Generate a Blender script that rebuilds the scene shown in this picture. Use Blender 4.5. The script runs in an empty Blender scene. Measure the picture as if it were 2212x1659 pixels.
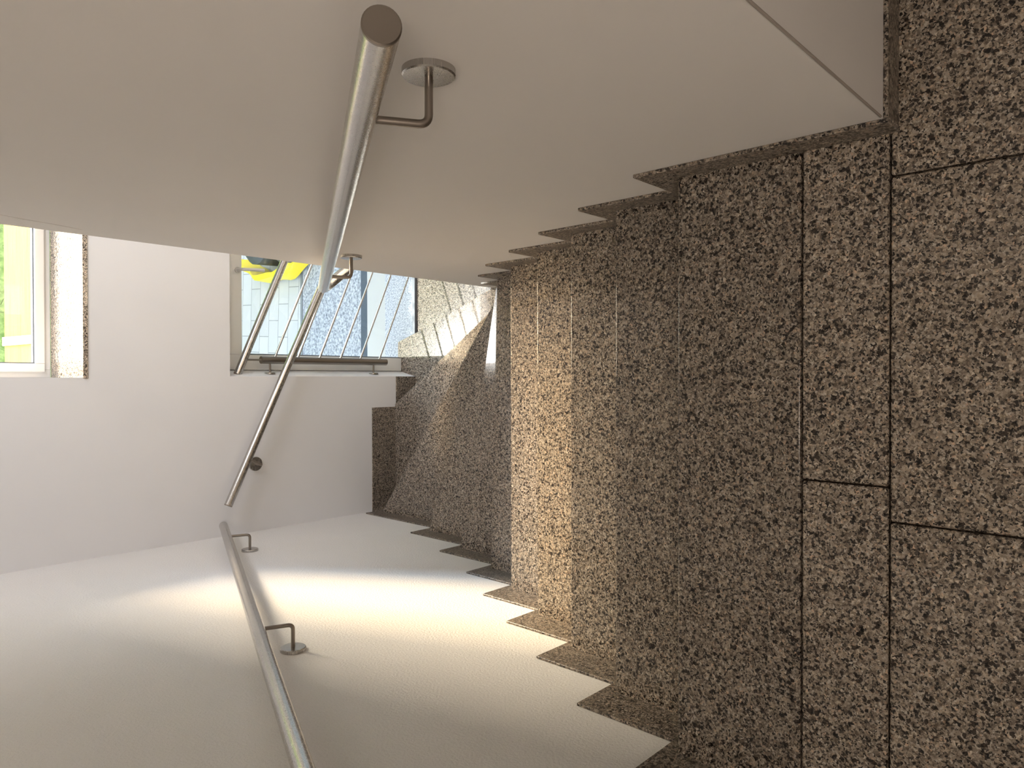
import bpy, bmesh, math, random
from mathutils import Vector, Matrix
random.seed(4)
sc = bpy.context.scene
COL = sc.collection

# ------------------------------------------------------------------ camera
PITCH, ROLL, YAW = 0.827, 0.0116, -0.0132
FPX = 1558.26
CAM = Vector((0.8423, 0.0, 1.4205))
F = Vector((math.sin(YAW)*math.cos(PITCH), math.cos(YAW)*math.cos(PITCH), -math.sin(PITCH)))
r0 = Vector((math.cos(YAW), -math.sin(YAW), 0.0))
d0 = F.cross(r0)
Rv = r0*math.cos(ROLL) + d0*math.sin(ROLL)
Dv = -r0*math.sin(ROLL) + d0*math.cos(ROLL)
cd = bpy.data.cameras.new('camera'); cam = bpy.data.objects.new('camera', cd); COL.objects.link(cam)
cd.sensor_fit = 'HORIZONTAL'; cd.sensor_width = 36.0; cd.lens = FPX/2212*36.0
cd.clip_start = 0.02; cd.clip_end = 200
# the photograph was taken with the phone held upright and is shown lying on its side
M = Matrix((Dv, Rv, -F)).transposed().to_4x4(); M.translation = CAM
cam.matrix_world = M
sc.camera = cam

# ------------------------------------------------------------------ light
sc.view_settings.view_transform = 'Standard'; sc.view_settings.look = 'None'
sc.view_settings.gamma = 1.0; sc.view_settings.exposure = 0.06
sc.view_settings.use_curve_mapping = False
w = bpy.data.worlds.new('world'); sc.world = w; w.use_nodes = True
nt = w.node_tree; bg = nt.nodes['Background']
sky = nt.nodes.new('ShaderNodeTexSky'); sky.sky_type = 'NISHITA'; sky.sun_disc = False
sky.sun_elevation = math.radians(47); sky.sun_rotation = 0.0
hs = nt.nodes.new('ShaderNodeHueSaturation'); hs.inputs['Saturation'].default_value = .6
nt.links.new(sky.outputs[0], hs.inputs['Color']); nt.links.new(hs.outputs[0], bg.inputs[0]); bg.inputs[1].default_value = 1.35

def add_light(name, kind, energy, color, loc, direction, **kw):
    l = bpy.data.lights.new(name, kind); l.energy = energy; l.color = color
    for k, v in kw.items(): setattr(l, k, v)
    o = bpy.data.objects.new(name, l); COL.objects.link(o); o.location = loc
    o.rotation_euler = Vector(direction).to_track_quat('-Z', 'Y').to_euler()
    return o
# sun: comes straight at the window wall, 47 degrees up
add_light('sun', 'SUN', 5.5, (1.0, 0.96, 0.90), (0.5, 9, 9), (0.0, -math.cos(math.radians(47.5)), -math.sin(math.radians(47.5))), angle=math.radians(0.6))
# area lights added across the yard: the warm bands stand in for sunlit
# facades, the blue one for sky
add_light('added_warm_band', 'AREA', 9200, (1.0, 0.73, 0.45), (6.0, 12.0, 5.15), (0, -1, -.57), shape='RECTANGLE', size=10.0, size_y=1.0)
add_light('added_blue_band', 'AREA', 1900, (0.58, 0.76, 1.0), (8.2, 12.0, 6.05), (0, -1, -.67), shape='RECTANGLE', size=7.6, size_y=0.8)
add_light('added_low_warm_band', 'AREA', 4000, (1.0, 0.81, 0.60), (6.0, 12.0, 3.95), (0, -1, -.45), shape='RECTANGLE', size=10.0, size_y=1.3)
# warm fill light added above the landing, behind the viewer
add_light('landing_fill', 'AREA', 18, (1.0, 0.85, 0.70), (0.6, -0.75, 2.30), (.25, 0.95, -.55), shape='DISK', size=0.5)

# neutral fill light added over the far part of the stairwell
add_light('stairwell_fill', 'AREA', 80, (0.95, 0.96, 1.0), (2.5, 2.3, 2.40), (-.45, .25, -1), shape='DISK', size=1.8)

# ------------------------------------------------------------------ helpers
def tag(o, label=None, cat=None, group=None, kind=None):
    if label: o['label'] = label
    if cat: o['category'] = cat
    if group: o['group'] = group
    if kind: o['kind'] = kind
    return o
def empty(name, loc=(0, 0, 0)):
    o = bpy.data.objects.new(name, None); COL.objects.link(o); o.location = loc
    o.empty_display_size = 0.05
    return o
def wpos(o):
    p = Vector(o.location)
    while o.parent: o = o.parent; p += Vector(o.location)
    return p
def obj(name, bm, mat, parent=None, smooth=False, bevel=0.0, seg=2):
    """bm is in world coordinates; link it as one mesh with its origin at its centre"""
    bmesh.ops.recalc_face_normals(bm, faces=bm.faces[:])
    lo = Vector((min(v.co[i] for v in bm.verts) for i in range(3)))
    hi = Vector((max(v.co[i] for v in bm.verts) for i in range(3)))
    c = Vector(((lo.x+hi.x)/2, (lo.y+hi.y)/2, lo.z))
    bmesh.ops.translate(bm, verts=bm.verts[:], vec=-c)
    me = bpy.data.meshes.new(name); bm.to_mesh(me); bm.free()
    me.materials.append(mat)
    if smooth:
        for p in me.polygons: p.use_smooth = True
    o = bpy.data.objects.new(name, me); COL.objects.link(o)
    if parent: o.parent = parent; o.location = c - wpos(parent)
    else: o.location = c
    if bevel:
        m = o.modifiers.new('bevel', 'BEVEL'); m.width = bevel; m.segments = seg; m.limit_method = 'ANGLE'
    if smooth:
        m = o.modifiers.new('split', 'EDGE_SPLIT'); m.split_angle = math.radians(40)
    return o
def struct(name, bm, mat, parent=None, **kw):
    o = obj(name, bm, mat, parent, **kw)
    if not parent: o['kind'] = 'structure'
    return o
def B(*boxes):
    bm = bmesh.new()
    for (x0, y0, z0, x1, y1, z1) in boxes: box(bm, x0, y0, z0, x1, y1, z1)
    return bm
def box(bm, x0, y0, z0, x1, y1, z1):
    v = [bm.verts.new((x, y, z)) for x in (x0, x1) for y in (y0, y1) for z in (z0, z1)]
    for f in ((0, 1, 3, 2), (4, 6, 7, 5), (0, 4, 5, 1), (2, 3, 7, 6), (0, 2, 6, 4), (1, 5, 7, 3)):
        bm.faces.new([v[i] for i in f])
def prism(bm, pts, axis, a, b):
    """extrude a 2-D outline: axis z -> pts (x,y); axis x -> pts (y,z); axis y -> pts (x,z)"""
    def P(p, t):
        return {'z': (p[0], p[1], t), 'x': (t, p[0], p[1]), 'y': (p[0], t, p[1])}[axis]
    lo = [bm.verts.new(P(p, a)) for p in pts]; hi = [bm.verts.new(P(p, b)) for p in pts]
    bm.faces.new(lo); bm.faces.new(hi[::-1]); n = len(pts)
    for i in range(n): bm.faces.new((lo[i], lo[(i+1) % n], hi[(i+1) % n], hi[i]))
    return bm
def tube(bm, path, r, n=24, cap=True):
    path = [Vector(p) for p in path]; rings = []
    up = None
    for i, p in enumerate(path):
        if i == 0: t = path[1]-p
        elif i == len(path)-1: t = p-path[-2]
        else: t = (path[i+1]-p).normalized() + (p-path[i-1]).normalized()
        t.normalize()
        if up is None:
            up = Vector((0, 0, 1)) if abs(t.z) < .9 else Vector((1, 0, 0))
        a = (up - t*up.dot(t)).normalized(); b = t.cross(a); up = a
        rings.append([bm.verts.new(p + a*r*math.cos(2*math.pi*k/n) + b*r*math.sin(2*math.pi*k/n)) for k in range(n)])
    for A, Bq in zip(rings, rings[1:]):
        for k in range(n): bm.faces.new((A[k], A[(k+1) % n], Bq[(k+1) % n], Bq[k]))
    if cap: bm.faces.new(rings[0][::-1]); bm.faces.new(rings[-1])
    return bm
def bend(p0, corner, p1, r, n=8):
    """path p0 -> rounded corner -> p1"""
    p0, c, p1 = Vector(p0), Vector(corner), Vector(p1)
    a = c + (p0-c).normalized()*r; b = c + (p1-c).normalized()*r
    out = [p0]
    for i in range(n+1):
        t = i/n; out.append((1-t)**2*a + 2*t*(1-t)*c + t*t*b)
    return out + [p1]
def lathe(bm, base, direction, prof, n=32):
    """prof: (distance along direction, radius)"""
    d = Vector(direction).normalized(); u = Vector((0, 0, 1)) if abs(d.z) < .9 else Vector((1, 0, 0))
    a = (u-d*u.dot(d)).normalized(); b = d.cross(a); base = Vector(base); rings = []
    for (t, r) in prof:
        rings.append([bm.verts.new(base + d*t + (a*math.cos(2*math.pi*k/n)+b*math.sin(2*math.pi*k/n))*max(r, 1e-4)) for k in range(n)])
    for A, Bq in zip(rings, rings[1:]):
        for k in range(n): bm.faces.new((A[k], A[(k+1) % n], Bq[(k+1) % n], Bq[k]))
    bm.faces.new(rings[0][::-1]); bm.faces.new(rings[-1])
    return bm

# ------------------------------------------------------------------ materials
def mat(name):
    m = bpy.data.materials.new(name); m.use_nodes = True
    n = m.node_tree.nodes; return m, n, m.node_tree.links, n['Principled BSDF']
def simple(name, col, rough=.5, metal=0.0):
    m, n, l, p = mat(name); p.inputs['Base Color'].default_value = (*col, 1)
    p.inputs['Roughness'].default_value = rough; p.inputs['Metallic'].default_value = metal
    return m
def ramp(n, l, src, stops, interp='LINEAR'):
    r = n.new('ShaderNodeValToRGB'); r.color_ramp.interpolation = interp
    while len(r.color_ramp.elements) > 1: r.color_ramp.elements.remove(r.color_ramp.elements[-1])
    r.color_ramp.elements[0].position = stops[0][0]; r.color_ramp.elements[0].color = (*stops[0][1], 1)
    for pos, c in stops[1:]:
        e = r.color_ramp.elements.new(pos); e.color = (*c, 1)
    l.new(src, r.inputs[0]); return r
def granite(name, rough=.2, gain=1.0, spec=.5):
    m, n, l, p = mat(name)
    g = n.new('ShaderNodeNewGeometry'); oi = n.new('ShaderNodeObjectInfo')
    mul = n.new('ShaderNodeMath'); mul.operation = 'MULTIPLY'; mul.inputs[1].default_value = 17.0
    l.new(oi.outputs['Random'], mul.inputs[0])
    add = n.new('ShaderNodeVectorMath'); add.operation = 'ADD'
    l.new(g.outputs['Position'], add.inputs[0]); l.new(mul.outputs[0], add.inputs[1])
    # ragged grain borders
    nz = n.new('ShaderNodeTexNoise'); nz.inputs['Scale'].default_value = 190; nz.inputs['Detail'].default_value = 2
    l.new(add.outputs[0], nz.inputs['Vector'])
    sub = n.new('ShaderNodeVectorMath'); sub.operation = 'SUBTRACT'; sub.inputs[1].default_value = (.5, .5, .5)
    l.new(nz.outputs['Color'], sub.inputs[0])
    scl = n.new('ShaderNodeVectorMath'); scl.operation = 'SCALE'; scl.inputs['Scale'].default_value = .009
    l.new(sub.outputs[0], scl.inputs[0])
    ad2 = n.new('ShaderNodeVectorMath'); ad2.operation = 'ADD'
    l.new(add.outputs[0], ad2.inputs[0]); l.new(scl.outputs[0], ad2.inputs[1])
    v1 = n.new('ShaderNodeTexVoronoi'); v1.inputs['Scale'].default_value = 290
    l.new(ad2.outputs[0], v1.inputs['Vector'])
    sp = n.new('ShaderNodeSeparateColor'); l.new(v1.outputs['Color'], sp.inputs[0])
    G = gain
    def c(r, gg, b): return (r*G, gg*G, b*G)
    r1 = ramp(n, l, sp.outputs[0], [(0, c(.022, .020, .020)), (.11, c(.072, .062, .055)), (.24, c(.19, .158, .128)),
                                    (.46, c(.31, .262, .213)), (.70, c(.40, .348, .292)), (.90, c(.53, .475, .41)), (.965, c(.50, .37, .28))], 'CONSTANT')
    v2 = n.new('ShaderNodeTexVoronoi'); v2.inputs['Scale'].default_value = 150
    l.new(ad2.outputs[0], v2.inputs['Vector'])
    sp2 = n.new('ShaderNodeSeparateColor'); l.new(v2.outputs['Color'], sp2.inputs[0])
    r2 = ramp(n, l, sp2.outputs[1], [(0, (.14, .13, .13)), (.075, (.62, .60, .58)), (.26, (.95, .95, .95)), (.8, (1.2, 1.17, 1.12))], 'CONSTANT')
    mx0 = n.new('ShaderNodeMix'); mx0.data_type = 'RGBA'; mx0.blend_type = 'MULTIPLY'; mx0.inputs[0].default_value = 1
    l.new(r1.outputs[0], mx0.inputs[6]); l.new(r2.outputs[0], mx0.inputs[7])
    # every slab is a little lighter or darker than its neighbour
    sl = n.new('ShaderNodeMapRange'); sl.inputs['To Min'].default_value = .86; sl.inputs['To Max'].default_value = 1.12
    l.new(oi.outputs['Random'], sl.inputs[0])
    mx = n.new('ShaderNodeMix'); mx.data_type = 'RGBA'; mx.blend_type = 'MULTIPLY'; mx.inputs[0].default_value = 1
    l.new(mx0.outputs[2], mx.inputs[6]); l.new(sl.outputs[0], mx.inputs[7])
    l.new(mx.outputs[2], p.inputs['Base Color'])
    p.inputs['Roughness'].default_value = rough
    p.inputs['Specular IOR Level'].default_value = spec
    # light micro relief keeps the polish from being a perfect mirror
    b = n.new('ShaderNodeBump'); b.inputs['Strength'].default_value = .05; b.inputs['Distance'].default_value = .001
    l.new(sp.outputs[0], b.inputs['Height']); l.new(b.outputs[0], p.inputs['Normal'])
    return m
def plaster(name, col, scale=110, strength=.25):
    m, n, l, p = mat(name)
    g = n.new('ShaderNodeNewGeometry')
    nz = n.new('ShaderNodeTexNoise'); nz.inputs['Scale'].default_value = scale; nz.inputs['Detail'].default_value = 5; nz.inputs['Roughness'].default_value = .6
    l.new(g.outputs['Position'], nz.inputs['Vector'])
    n2 = n.new('ShaderNodeTexNoise'); n2.inputs['Scale'].default_value = 2.2; n2.inputs['Detail'].default_value = 3
    l.new(g.outputs['Position'], n2.inputs['Vector'])
    r = ramp(n, l, n2.outputs[0], [(.3, tuple(c*.97 for c in col)), (.7, col)])
    l.new(r.outputs[0], p.inputs['Base Color'])
    p.inputs['Roughness'].default_value = .75; p.inputs['Specular IOR Level'].default_value = .25
    b = n.new('ShaderNodeBump'); b.inputs['Strength'].default_value = strength; b.inputs['Distance'].default_value = .004
    l.new(nz.outputs[0], b.inputs['Height']); l.new(b.outputs[0], p.inputs['Normal'])
    return m
def steel(name, rough=.3, col=(.52, .50, .48)):
    m, n, l, p = mat(name)
    p.inputs['Metallic'].default_value = 1; p.inputs['Base Color'].default_value = (*col, 1)
    g = n.new('ShaderNodeTexCoord'); mp = n.new('ShaderNodeMapping'); mp.inputs['Scale'].default_value = (30, 600, 600)
    l.new(g.outputs['Object'], mp.inputs[0])
    nz = n.new('ShaderNodeTexNoise'); nz.inputs['Scale'].default_value = 1; nz.inputs['Detail'].default_value = 2
    l.new(mp.outputs[0], nz.inputs['Vector'])
    mr = n.new('ShaderNodeMapRange'); mr.inputs['To Min'].default_value = rough-.02; mr.inputs['To Max'].default_value = rough+.02
    l.new(nz.outputs[0], mr.inputs[0]); l.new(mr.outputs[0], p.inputs['Roughness'])
    return m
def glass(name):
    m, n, l, p = mat(name); n.remove(p)
    t = n.new('ShaderNodeBsdfTransparent'); t.inputs[0].default_value = (.96, .98, .97, 1)
    g = n.new('ShaderNodeBsdfGlossy'); g.inputs['Roughness'].default_value = .01
    lw = n.new('ShaderNodeLayerWeight'); lw.inputs[0].default_value = .5
    pw = n.new('ShaderNodeMath'); pw.operation = 'POWER'; pw.inputs[1].default_value = 5; l.new(lw.outputs['Facing'], pw.inputs[0])
    ma = n.new('ShaderNodeMath'); ma.operation = 'MULTIPLY_ADD'; ma.inputs[1].default_value = .9; ma.inputs[2].default_value = .03; l.new(pw.outputs[0], ma.inputs[0])
    mx = n.new('ShaderNodeMixShader'); l.new(ma.outputs[0], mx.inputs[0]); l.new(t.outputs[0], mx.inputs[1]); l.new(g.outputs[0], mx.inputs[2])
    l.new(mx.outputs[0], n['Material Output'].inputs[0]); return m

def speckle(name, a, b, scale):
    m, n, l, p = mat(name); ge = n.new('ShaderNodeNewGeometry')
    nz = n.new('ShaderNodeTexNoise'); nz.inputs['Scale'].default_value = scale; nz.inputs['Detail'].default_value = 6; nz.inputs['Roughness'].default_value = .75
    l.new(ge.outputs['Position'], nz.inputs['Vector'])
    r = ramp(n, l, nz.outputs[0], [(.38, a), (.60, b)]); l.new(r.outputs[0], p.inputs['Base Color']); p.inputs['Roughness'].default_value = .8
    return m
OUTS = speckle('outdoor granite tinted for skylight', (.18,.20,.24), (.60,.63,.70), 90)  # blue tint stands in for skylight on the shaded outer sill
GR = granite('polished granite', .12, .86)
GRS = granite('granite skirting', .35, .8)
WALL = plaster('white roughcast plaster', (.80, .785, .775), 130, .7)
WALLS = plaster('smooth white plaster', (.78, .755, .735), 60, .06)
WALLF = plaster('smooth cool white plaster', (.80, .80, .82), 60, .06)
CEIL = plaster('ceiling plaster', (.82, .80, .77), 60, .05)
STEEL = steel('brushed stainless steel', .27)
STEELD = steel('darker stainless steel', .36, (.29, .255, .225))
PVC = simple('white window plastic', (.78, .78, .77), .35)
GASK = simple('grey glazing gasket', (.16, .18, .21), .5)
GLASS = glass('window glass')
SILLG = granite('polished sill granite lightened for sun', .12, 1.6)  # lightened to stand in for sunshine on the sill
GROUT = simple('brown joint mortar', (.035, .022, .014), .9)
CONC = simple('concrete', (.5, .48, .45), .9)
BLACK = simple('matt black rubber', (.02, .02, .02), .6)

# ------------------------------------------------------------------ dimensions (metres)
W = 1.2885; YC = .374; YE = 2.501; YF = 3.722; RS = .167; TR = .28; Y0 = .8091
XO = .846                                             # left edge of both window openings
ZT = 2.50

# ------------------------------------------------------------------ room shell
struct('wall_left', B((-.2, -1.6, -2.6, 0, 4.27, ZT)), WALL)
bm = bmesh.new(); prism(bm, [(W, YC), (3.7, YC), (3.7, YC+.2), (W+.2, YC+.2), (W+.2, YE), (W, YE)], 'z', -2.6, ZT)
wr = struct('wall_right', bm, WALLS)
bm = bmesh.new(); tube(bm, [(W, 2.35, .93), (W, 2.375, .86), (W, 2.385, .80), (W, 2.40, .745), (W, 2.415, .70)], .0016, 8)
obj('plaster_ridge', bm, WALLS, wr)
bm = bmesh.new(); tube(bm, [(W+.0005, YC+.0005, .078), (W+.0005, YC+.0005, ZT-.01)], .0022, 10)
obj('corner_bead', bm, simple('grey corner bead', (.36, .32, .29), .7), wr)
# window wall: one slab with the two openings, built from the pieces round them
US, UT = .308, 1.15                                   # upper opening: sill top, lintel
LT = -.398                                            # lower opening lintel (floor to lintel)
XR = 3.25
bm = bmesh.new()
box(bm, 0, YF, -2.6, .80, 4.27, ZT)
box(bm, .80, YF, US-.022, XO, 4.27, ZT)
box(bm, .80, YF, LT, XR, 4.27, US-.022)
box(bm, XO, YF, UT, XR, 4.27, ZT)
box(bm, XR, YF, -2.6, 3.7, 4.27, ZT)
prism(bm, [(.80, YF), (.851, YF), (.888, 3.88), (.888, 4.27), (.80, 4.27)], 'z', -2.6, LT)
struct('wall_far', bm, WALLF)
struct('wall_side', B((3.7, -1.6, -2.6, 3.9, 4.27, ZT)), WALLS)
struct('wall_back', B((-.2, -1.8, -2.6, 3.9, -1.6, ZT)), WALLS)
struct('ceiling', B((-.2, -1.8, ZT, 3.9, 4.27, ZT+.2)), CEIL)

# landing floor: granite slabs with open brown joints over a screed
J = .0035
bm = bmesh.new()
slabs = [(0, .382, .640, .540-J), (.640+J, .382, W, .540-J)]
xs = [-.04, .581, 1.205, 1.83, 2.45, 3.07, 3.69]
ys = [.382-J-.62, .382-2*.62, .382-3*.62, -1.6]
rows = [(.382-.31*(i+1), .382-.31*i-J) for i in range(7)]
for i, (ya, yb) in enumerate(rows):
    off = 0 if i % 2 == 0 else -.31
    xq = [x+off for x in xs] + [xs[-1]+off+.62]
    for a, b in zip(xq, xq[1:]):
        a2, b2 = max(a, 0), min(b-J, 3.7)
        if b2 > a2: slabs.append((a2, max(ya, -1.6), b2, yb))
for (a, c, b, d) in slabs: box(bm, a, c, -.02, b, d, 0)
struct('floor', bm, GR, bevel=.003, seg=1)
struct('floor_screed', B((0, -1.6, -.2, W, Y0-.03, -.0202), (W, -1.6, -.2, 3.7, YC, -.0202)), GROUT)

# ------------------------------------------------------------------ staircase
st = empty('staircase', (.64, 2.0, -2.0))
tag(st, 'speckled brown granite staircase going straight down, then winding right past the tall window', 'staircase')
noseL = {k: Y0+k*TR for k in range(5)}; noseR = dict(noseL)
noseL.update({5: 2.204, 6: 2.580, 7: 3.007, 8: 3.646}); noseR.update({5: 2.162, 6: 2.326, 7: 2.448, 8: 2.625})
polys = {0: [(0, .540), (W, .540), (W, Y0), (0, Y0)]}
for k in range(1, 8):
    polys[k] = [(0, noseL[k-1]-.03), (W, noseR[k-1]-.03), (W, noseR[k]), (0, noseL[k])]
polys[8] = [(0, noseL[7]-.03), (W, noseR[7]-.03), (W, YE), (1.43, YE), (1.43, 2.512), (W, 2.625), (0, noseL[8])]
polys[9] = [(0, 3.60), (W, 2.58), (1.40, YE), (1.445, YE), (1.445, 2.50), (W, 2.742), (.672, YF), (0, YF)]
polys[9] = [(0, 3.60), (W, 2.59), (1.40, YE), (1.447, YE), (W, 2.742), (.672, YF), (0, YF)]
polys[10] = [(.63, YF), (1.27, 2.73), (1.42, YE), (1.52, YE), (1.365, 3.043), (1.16, 3.648), (1.085, 3.90), (.888, 3.90), (.851, YF)]
polys[11] = [(1.05, 3.90), (1.13, 3.648), (1.33, 3.043), (1.49, YE), (1.72, YE), (1.66, 3.90)]
polys[12] = [(1.63, 3.90), (1.69, YE), (2.0, YE), (2.0, 3.90)]
polys[13] = [(1.97, 3.90), (1.97, YE), (2.28, YE), (2.28, 3.90)]
polys[14] = [(2.25, 3.90), (2.25, .6), (3.7, .6), (3.7, 3.90)]
for k, pl in polys.items():
    z = -k*RS
    if k == 14:
        cx, cy = 0, 0
    bm = bmesh.new(); prism(bm, pl, 'z', z-.03, z)
    o = obj('tread', bm, GR, st, bevel=.004, seg=4)
    for p in o.data.polygons: p.use_smooth = True
    o.modifiers['bevel'].harden_normals = True
# risers, set back under each nosing
def riser(a, b, z):
    a, b = Vector((*a, 0)), Vector((*b, 0)); t = (b-a).normalized(); nrm = Vector((t.y, -t.x, 0))
    if nrm.y > 0 or (abs(nrm.y) < .3 and nrm.x > 0): nrm = -nrm
    a, b = a+nrm*.012, b+nrm*.012; c, d = b+nrm*.014, a+nrm*.014
    bm = bmesh.new(); prism(bm, [(p.x, p.y) for p in (a, b, c, d)], 'z', z-RS, z-.0302)
    obj('riser', bm, GRS, st)
for k in range(0, 9): riser((0.001, noseL[k]), (W-.001, noseR[k]), -k*RS)
riser((.68, 3.71), (W, 2.742), -9*RS); riser((1.085, 3.89), (1.50, 2.60), -10*RS)
riser((1.66, 3.89), (1.72, 2.51), -11*RS); riser((2.0, 3.89), (2.0, 2.51), -12*RS); riser((2.28, 3.89), (2.28, 2.51), -13*RS)

# ------------------------------------------------------------------ stepped granite skirtings
def stepped(xa, xb, nose, a, s, ks, y_start, last_y=None, drop=.10):
    bm = bmesh.new()
    top = []; bot = []
    y = y_start
    for i, k in enumerate(ks):
        y1 = nose[k]+a if (last_y is None or k != ks[-1]) else last_y
        z = -k*RS+(s[k] if isinstance(s, dict) else s)
        top += [(y, z), (y1, z)]; y = y1
    zl = -(ks[-1]+1)*RS
    top.append((y, zl-.01))
    # lower edge follows just beneath the treads
    y = y1
    for k in reversed(ks[1:]):
        yb = nose[k-1]-.02
        bot += [(y, -(k)*RS-.035 if k != ks[-1] else zl-.01), (yb, -(k)*RS-.035 if k != ks[-1] else zl-.01)]
        y = yb
    bot += [(y, -ks[0]*RS-.034), (y_start, -ks[0]*RS-.034)]
    pts = []
    for p in top+bot:
        if not pts or (abs(p[0]-pts[-1][0])+abs(p[1]-pts[-1][1])) > 1e-5: pts.append(p)
    prism(bm, pts, 'x', xa, xb); return bm
sL = {k: .120 for k in range(0, 5)}; sL.update({5: .112, 6: .098, 7: .095, 8: .09})
bl = stepped(0.0, .008, noseL, .038, sL, list(range(0, 9)), -1.6)
struct('baseboard_left', bl, GRS, bevel=.0015, seg=1)
sR = {k: .068 for k in range(0, 5)}; sR.update({5: .045, 6: .03, 7: .02})
noseR2 = dict(noseR); noseR2[7] = noseR[7]-.012
br = stepped(W-.008, W, noseR2, .073, sR, list(range(0, 8)), YC-.008)
box(br, W, YC-.008, 0, 3.7, YC, .068)
struct('baseboard_right', br, GRS, bevel=.0015, seg=1)
bm = bmesh.new()
box(bm, 0, YF-.008, -9*RS, .655, YF, -1.322); box(bm, .655, YF-.008, -10*RS, .851, YF, -1.512)
box(bm, 0, noseL[8]+.038, -9*RS, .008, YF, -1.325)
struct('baseboard_far', bm, GRS)

# ------------------------------------------------------------------ windows
def frame(bm, x0, x1, z0, z1, y0, y1, t, tb=None):
    tb = tb or t
    box(bm, x0, y0, z0, x0+t, y1, z1); box(bm, x1-t, y0, z0, x1, y1, z1)
    box(bm, x0+t, y0, z0, x1-t, y1, z0+tb); box(bm, x0+t, y0, z1-t, x1-t, y1, z1)
w1 = empty('window_1', (2.0, 4.23, US)); w1['kind'] = 'structure'
bm = bmesh.new(); frame(bm, XO, XR, US, UT, 4.21, 4.27, .040)
obj('outer_frame', bm, PVC, w1, bevel=.003)
bm = bmesh.new(); frame(bm, XO+.028, XR-.028, US+.028, UT-.028, 4.196, 4.25, .043)
obj('sash', bm, PVC, w1, bevel=.004)
bm = bmesh.new(); frame(bm, XO+.071, XR-.071, US+.071, UT-.071, 4.214, 4.24, .006)
obj('gasket', bm, GASK, w1)
obj('pane', B((XO+.072, 4.226, US+.072, XR-.072, 4.230, UT-.072)), GLASS, w1)
obj('window_sill', B((XO-.004, YF-.006, US-.021, XR, 4.209, US)), SILLG, w1, bevel=.0015, seg=1)

w2 = empty('window_2', (2.0, 3.90, -1.84)); w2['kind'] = 'structure'
bm = bmesh.new()
box(bm, .888, 3.86, -1.67, .974, 3.93, LT); box(bm, XR-.09, 3.86, -2.4, XR, 3.93, LT)
box(bm, .974, 3.86, -.537, XR-.09, 3.93, LT)
box(bm, .888, 3.905, -1.86, .974, 3.93, -1.6702)
obj('frame', bm, PVC, w2, bevel=.004)
bm = bmesh.new(); box(bm, .974, 3.885, -.545, XR-.09, 3.91, -.5372); box(bm, .9742, 3.885, -1.67, .982, 3.91, -.545)
box(bm, XR-.098, 3.885, -1.83, XR-.09, 3.91, -.545); box(bm, .9742, 3.901, -1.845, XR-.09, 3.925, -1.82)
obj('gasket', bm, GASK, w2)
obj('pane', B((.978, 3.903, -1.822, XR-.094, 3.907, -.541)), GLASS, w2)
obj('outer_sill', B((.889, 3.931, -1.875, XR, 4.265, -1.845)), OUTS, w2)
bm = bmesh.new()
lathe(bm, (1.445, 3.86, -.512), (0, -1, 0), [(0, .017), (.009, .017), (.011, .013), (.040, .0095), (.046, .009)], 20)
tube(bm, bend((1.445, 3.830, -.512), (1.445, 3.808, -.512), (1.452, 3.800, -.640), .012, 5), .009, 14)
obj('window_handle', bm, simple('grey window handle', (.62, .61, .60), .35), w2, smooth=True)

# ------------------------------------------------------------------ handrails
RT = .0212
def rosette(base, direction, parent, r=.039, t=.011):
    bm = bmesh.new(); lathe(bm, base, direction, [(0, r), (t-.002, r), (t, r-.002), (t+.0005, r*.6), (t+.0006, .0005)], 40)
    return obj('rosette', bm, STEEL, parent, smooth=True)
def bracket(wall_pt, out, rise, parent, along, off=.08):
    wp, o = Vector(wall_pt), Vector(out)
    c = wp + o*off
    # the arm stands square to the sloping rail
    t = Vector(along).normalized(); n = (Vector((0, 0, 1)) - t*t.z).normalized()
    bm = bmesh.new(); tube(bm, bend(wp+o*.006, c, c+n*(rise*n.z-RT*.9), .016, 8), .0062, 16)
    b = obj('bracket', bm, STEELD, parent, smooth=True)
    rosette(wp, out, b); return b
def rail_end(p, d, parent, label=None):
    bm = bmesh.new(); lathe(bm, p, d, [(-.002, RT+.0002), (.0015, RT+.0002), (.003, RT-.0015), (.0031, .0005)], 32)
    o = obj('end_cap', bm, STEELD, parent, smooth=True); return o

# right wall rail, bending round the wall end
xr = W-.08
zr = lambda y: .957-.6068*(y-.61)
h1 = empty('handrail', (xr, 1.5, -.4))
tag(h1, 'nearest thick stainless steel handrail sloping down the right wall and bending round its end', 'handrail', 'stainless steel handrails on the stair walls')
pA = Vector((xr, .61, zr(.61))); pC = Vector((xr, 2.60, zr(2.60))); pD = pC+Vector((.30, 0, -.37)); pE = pD+Vector((.8, 0, -.48))
bm = bmesh.new(); tube(bm, bend(pA, pC, pD, .07, 12)[:-1]+bend(pC+(pD-pC)*.5, pD, pE, .08, 6), RT, 40)
obj('rail_tube', bm, STEEL, h1, smooth=True)
rail_end(pA, pA-pC, h1)
bracket((W, .798, zr(.798)-.113), (-1, 0, 0), .113, h1, (0, 1, -.6068))
bracket((W, 2.215, zr(2.215)-.105), (-1, 0, 0), .105, h1, (0, 1, -.6068))

# left wall rail
zl = lambda y: -.300+.411*(3.60-y)
h2 = empty('handrail', (.08, 2.2, -.5))
tag(h2, 'stainless steel handrail on the left wall beside the steps, held by two rosette brackets', 'handrail', 'stainless steel handrails on the stair walls')
pA = Vector((.08, 3.61, zl(3.61))); pB = Vector((.08, .55, zl(.55)))
bm = bmesh.new(); tube(bm, [pA, pB], RT, 40); obj('rail_tube', bm, STEEL, h2, smooth=True)
rail_end(pA, pA-pB, h2); rail_end(pB, pB-pA, h2)
for y in (3.316, 2.005, .80): bracket((0, y, zl(y)-.112), (1, 0, 0), .112, h2, (0, 1, -.411))

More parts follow.
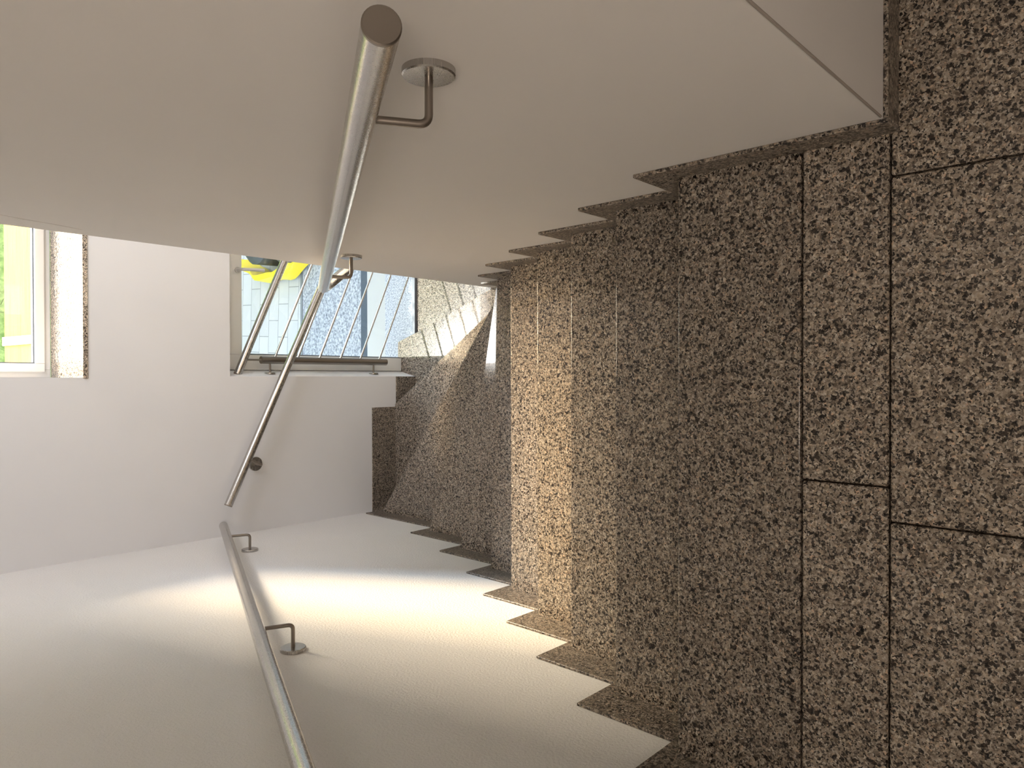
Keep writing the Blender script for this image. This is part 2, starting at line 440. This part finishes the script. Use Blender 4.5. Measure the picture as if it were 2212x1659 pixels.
# window wall rail
zf = lambda x: -.348-.473*(x-.181)
h3 = empty('handrail', (.9, YF-.08, -1.0))
tag(h3, 'stainless steel handrail on the wall below the upper window, crossing the tall window', 'handrail', 'stainless steel handrails on the stair walls')
pA = Vector((.176, YF-.08, zf(.176))); pB = Vector((2.6, YF-.08, zf(2.6)))
bm = bmesh.new(); tube(bm, [pA, pB], RT, 40); obj('rail_tube', bm, STEEL, h3, smooth=True)
rail_end(pA, pA-pB, h3)
bracket((.371, YF, zf(.371)-.10), (0, -1, 0), .10, h3, (1, 0, -.473))

# guard rail in front of the tall window
YG = 3.79
g = empty('window_guard_railing', (1.8, YG, -2.0))
tag(g, 'stainless steel guard railing with thin sloping rods inside the tall window opening', 'railing')
zg = lambda x: -.483-.437*(x-.885)
bm = bmesh.new(); tube(bm, [(.862, YG, zg(.862)), (2.9, YG, zg(2.9))], RT, 32); ht = obj('top_rail', bm, STEEL, g, smooth=True)
rail_end(Vector((.862, YG, zg(.862))), (-1, 0, .437), ht)
def post(x, z0, z1, side):
    bm = bmesh.new(); tube(bm, [(x, YG, z0), (x, YG, z1)], RT, 32); p = obj('post', bm, STEELD, g, smooth=True)
    bm = bmesh.new(); tube(bm, [(x, YG, z1), (x, YG, zg(x)-RT*.8)], .0055, 14); obj('pin', bm, STEELD, p, smooth=True)
    for z in (z0+.10, z1-.055):
        xw = .8655 if side < 0 else XR
        bm = bmesh.new(); tube(bm, [(x+side*RT*.9, YG, z), (xw, YG, z)], .0055, 14); a = obj('standoff', bm, STEELD, g, smooth=True)
        rosette((xw, YG, z), (-side, 0, 0), a, .03, .008)
post(.944, -1.485, -.612, -1)
for k, z0 in enumerate((-.690, -.837, -.983, -1.130, -1.277, -1.424)):
    bm = bmesh.new(); tube(bm, [(.944, YG, z0), (2.9, YG, z0-.437*(2.9-.944))], .0062, 12)
    obj('rod', bm, STEEL, g, smooth=True)
post(2.9, -1.424-.437*1.956-.06, -.612-.437*1.956, 1)

# ------------------------------------------------------------------ outdoors
def outdoor_ground():
    m, n, l, p = mat('pale paving stones')
    ge = n.new('ShaderNodeNewGeometry')
    mp = n.new('ShaderNodeMapping'); mp.inputs['Rotation'].default_value = (0, 0, math.radians(3)); l.new(ge.outputs['Position'], mp.inputs[0])
    br = n.new('ShaderNodeTexBrick'); br.inputs['Scale'].default_value = 1
    br.inputs['Color1'].default_value = (.52, .53, .54, 1); br.inputs['Color2'].default_value = (.47, .48, .49, 1)
    br.inputs['Mortar'].default_value = (.27, .28, .29, 1)
    br.inputs['Brick Width'].default_value = .30; br.inputs['Row Height'].default_value = .17; br.inputs['Mortar Size'].default_value = .004
    l.new(mp.outputs[0], br.inputs[0]); l.new(br.outputs[0], p.inputs['Base Color']); p.inputs['Roughness'].default_value = .85
    return m
GRAV = speckle('grey blue grit', (.13, .15, .18), (.52, .54, .58), 48)
ZG = -2.0
pv = obj('paving', B((-6, 5.66, ZG-.1, 12, 30, ZG)), outdoor_ground()); tag(pv, 'pale grey paving stones outside beyond the grit strip', 'paving')
dr = empty('drain_channel', (2, 4.42, ZG)); tag(dr, 'white edged drain channel with a dark slot on the ground beside the tall window', 'drain')
obj('edge', B((-6, 4.28, ZG-.1, 12, 4.56, -1.90)), simple('pale concrete edge', (.46, .46, .45), .7), dr)
obj('slot', B((-6, 4.5605, ZG-.1, 12, 4.67, -1.92)), simple('blue grey slot', (.05, .07, .10), .6), dr)
gv = obj('gravel_bed', B((-6, 4.671, ZG-.1, 12, 5.63, ZG+.005)), GRAV); tag(gv, 'blue grey grit strip on the ground right outside the tall window', 'gravel', kind='stuff')
kb = obj('kerb', B((-6, 5.63, ZG-.1, 12, 5.66, ZG+.012)), simple('dark edging', (.20, .22, .24), .8)); tag(kb, 'thin grey edging strip between grit and paving outside', 'kerb')

# timber board outside the upper window
m, n, l, p = mat('yellow planed timber'); ge = n.new('ShaderNodeNewGeometry'); mp = n.new('ShaderNodeMapping'); mp.inputs['Scale'].default_value = (3, 60, 60)
l.new(ge.outputs['Position'], mp.inputs[0]); nz = n.new('ShaderNodeTexNoise'); nz.inputs['Scale'].default_value = 1; nz.inputs['Detail'].default_value = 3
l.new(mp.outputs[0], nz.inputs['Vector']); r = ramp(n, l, nz.outputs[0], [(.35, (.25, .165, .04)), (.65, (.29, .205, .06))]); l.new(r.outputs[0], p.inputs['Base Color']); p.inputs['Roughness'].default_value = .6
p.inputs['Specular IOR Level'].default_value = .1; p.inputs['Roughness'].default_value = .9
YELT = m
tb = empty('timber_canopy', (2.0, 4.57, .30)); tag(tb, 'sunlit yellow timber canopy board just outside the upper window', 'canopy')
obj('board', B((.2, 4.275, .325, 3.6, 4.87, .36)), YELT, tb)
bm = bmesh.new(); prism(bm, [(1.02, 4.30), (1.065, 4.30), (1.075, 4.868), (1.025, 4.868)], 'z', .3602, .372)
obj('batten', bm, simple('grey weathered batten', (.22, .22, .21), .95), tb)

# opposite building with a hedge at its foot
ob = empty('neighbouring_building', (2, 20.5, ZG)); tag(ob, 'pale building standing opposite, beyond the tall green hedge', 'building')
obj('wall', B((-14, 20, ZG, 18, 21, 14.8)), plaster('pale render outdoors', (.62, .56, .46), 20, .1), ob)
obj('roof', B((-14, 19.8, 14.8, 18, 21.3, 15)), simple('roof edge', (.25, .22, .20), .8), ob)
HEDGE = speckle('green leaves', (.10, .20, .05), (.30, .42, .16), 12)
hd = empty('hedge', (4, 7.2, ZG)); tag(hd, 'green hedge outside beyond the yellow timber board, made tall to block light', 'hedge')
obj('light_blocking_core', B((-6, 7.0, ZG, 16, 7.35, 1.44)), HEDGE, hd)  # solid core, its height shaped to block the added lights lower down
bm = bmesh.new(); rnd = random.Random(3)
for i in range(6000):
    if i % 3: c = Vector((rnd.uniform(-1, 6), rnd.uniform(6.90, 7.0), rnd.uniform(ZG+.1, 1.43)))
    else: c = Vector((rnd.uniform(-1, 6), rnd.uniform(6.93, 7.35), rnd.uniform(1.42, 1.48)))
    a, b_ = [Vector((rnd.gauss(0, 1), rnd.gauss(0, 1), rnd.gauss(0, 1))).normalized()*.045 for _ in range(2)]
    vs = [bm.verts.new(c+q) for q in (a, b_*.6, -a, -b_*.6)]; bm.faces.new(vs)
lv = obj('leaves', bm, HEDGE, hd); lv['kind'] = 'stuff'

# yellow and grey toy on the paving
ty = empty('plastic_toy', (1.92, 6.2, ZG)); tag(ty, 'yellow and dark grey plastic toy lying on the pale paving outside the tall window', 'toy')
YEL = simple('yellow plastic', (.80, .62, .03), .4); DG = simple('dark grey plastic', (.06, .065, .07), .5)
bm = bmesh.new(); cx, cy = 2.06, 5.93; N = 22; rings = []
for i in range(N+1):
    a = math.radians(112 + 150*i/N); wob = .018*math.sin(i*1.1); tp = 1-.25*abs(2*i/N-1)**3
    row = []
    for sx, z in ((1.0, ZG+.03), (.97, ZG+.17+wob), (.85, ZG+.20+wob), (1-.26*tp, ZG+.03)):
        row.append(bm.verts.new((cx+(.35+wob)*math.cos(a)*sx, cy+.62*math.sin(a)*sx, z)))
    rings.append(row)
for A, Bq in zip(rings, rings[1:]):
    for k in range(4): bm.faces.new((A[k], A[(k+1) % 4], Bq[(k+1) % 4], Bq[k]))
bm.faces.new(rings[0][::-1]); bm.faces.new(rings[-1])
obj('shell', bm, YEL, ty, smooth=True)
bm = bmesh.new(); lathe(bm, (2.03, 5.56, ZG+.013), (0, 0, 1), [(0, .20), (.22, .21), (.27, .16), (.28, .05)], 20)
lathe(bm, (2.06, 6.02, ZG+.013), (0, 0, 1), [(0, .20), (.22, .21), (.27, .16), (.28, .05)], 20)
obj('tub', bm, DG, ty, smooth=True)
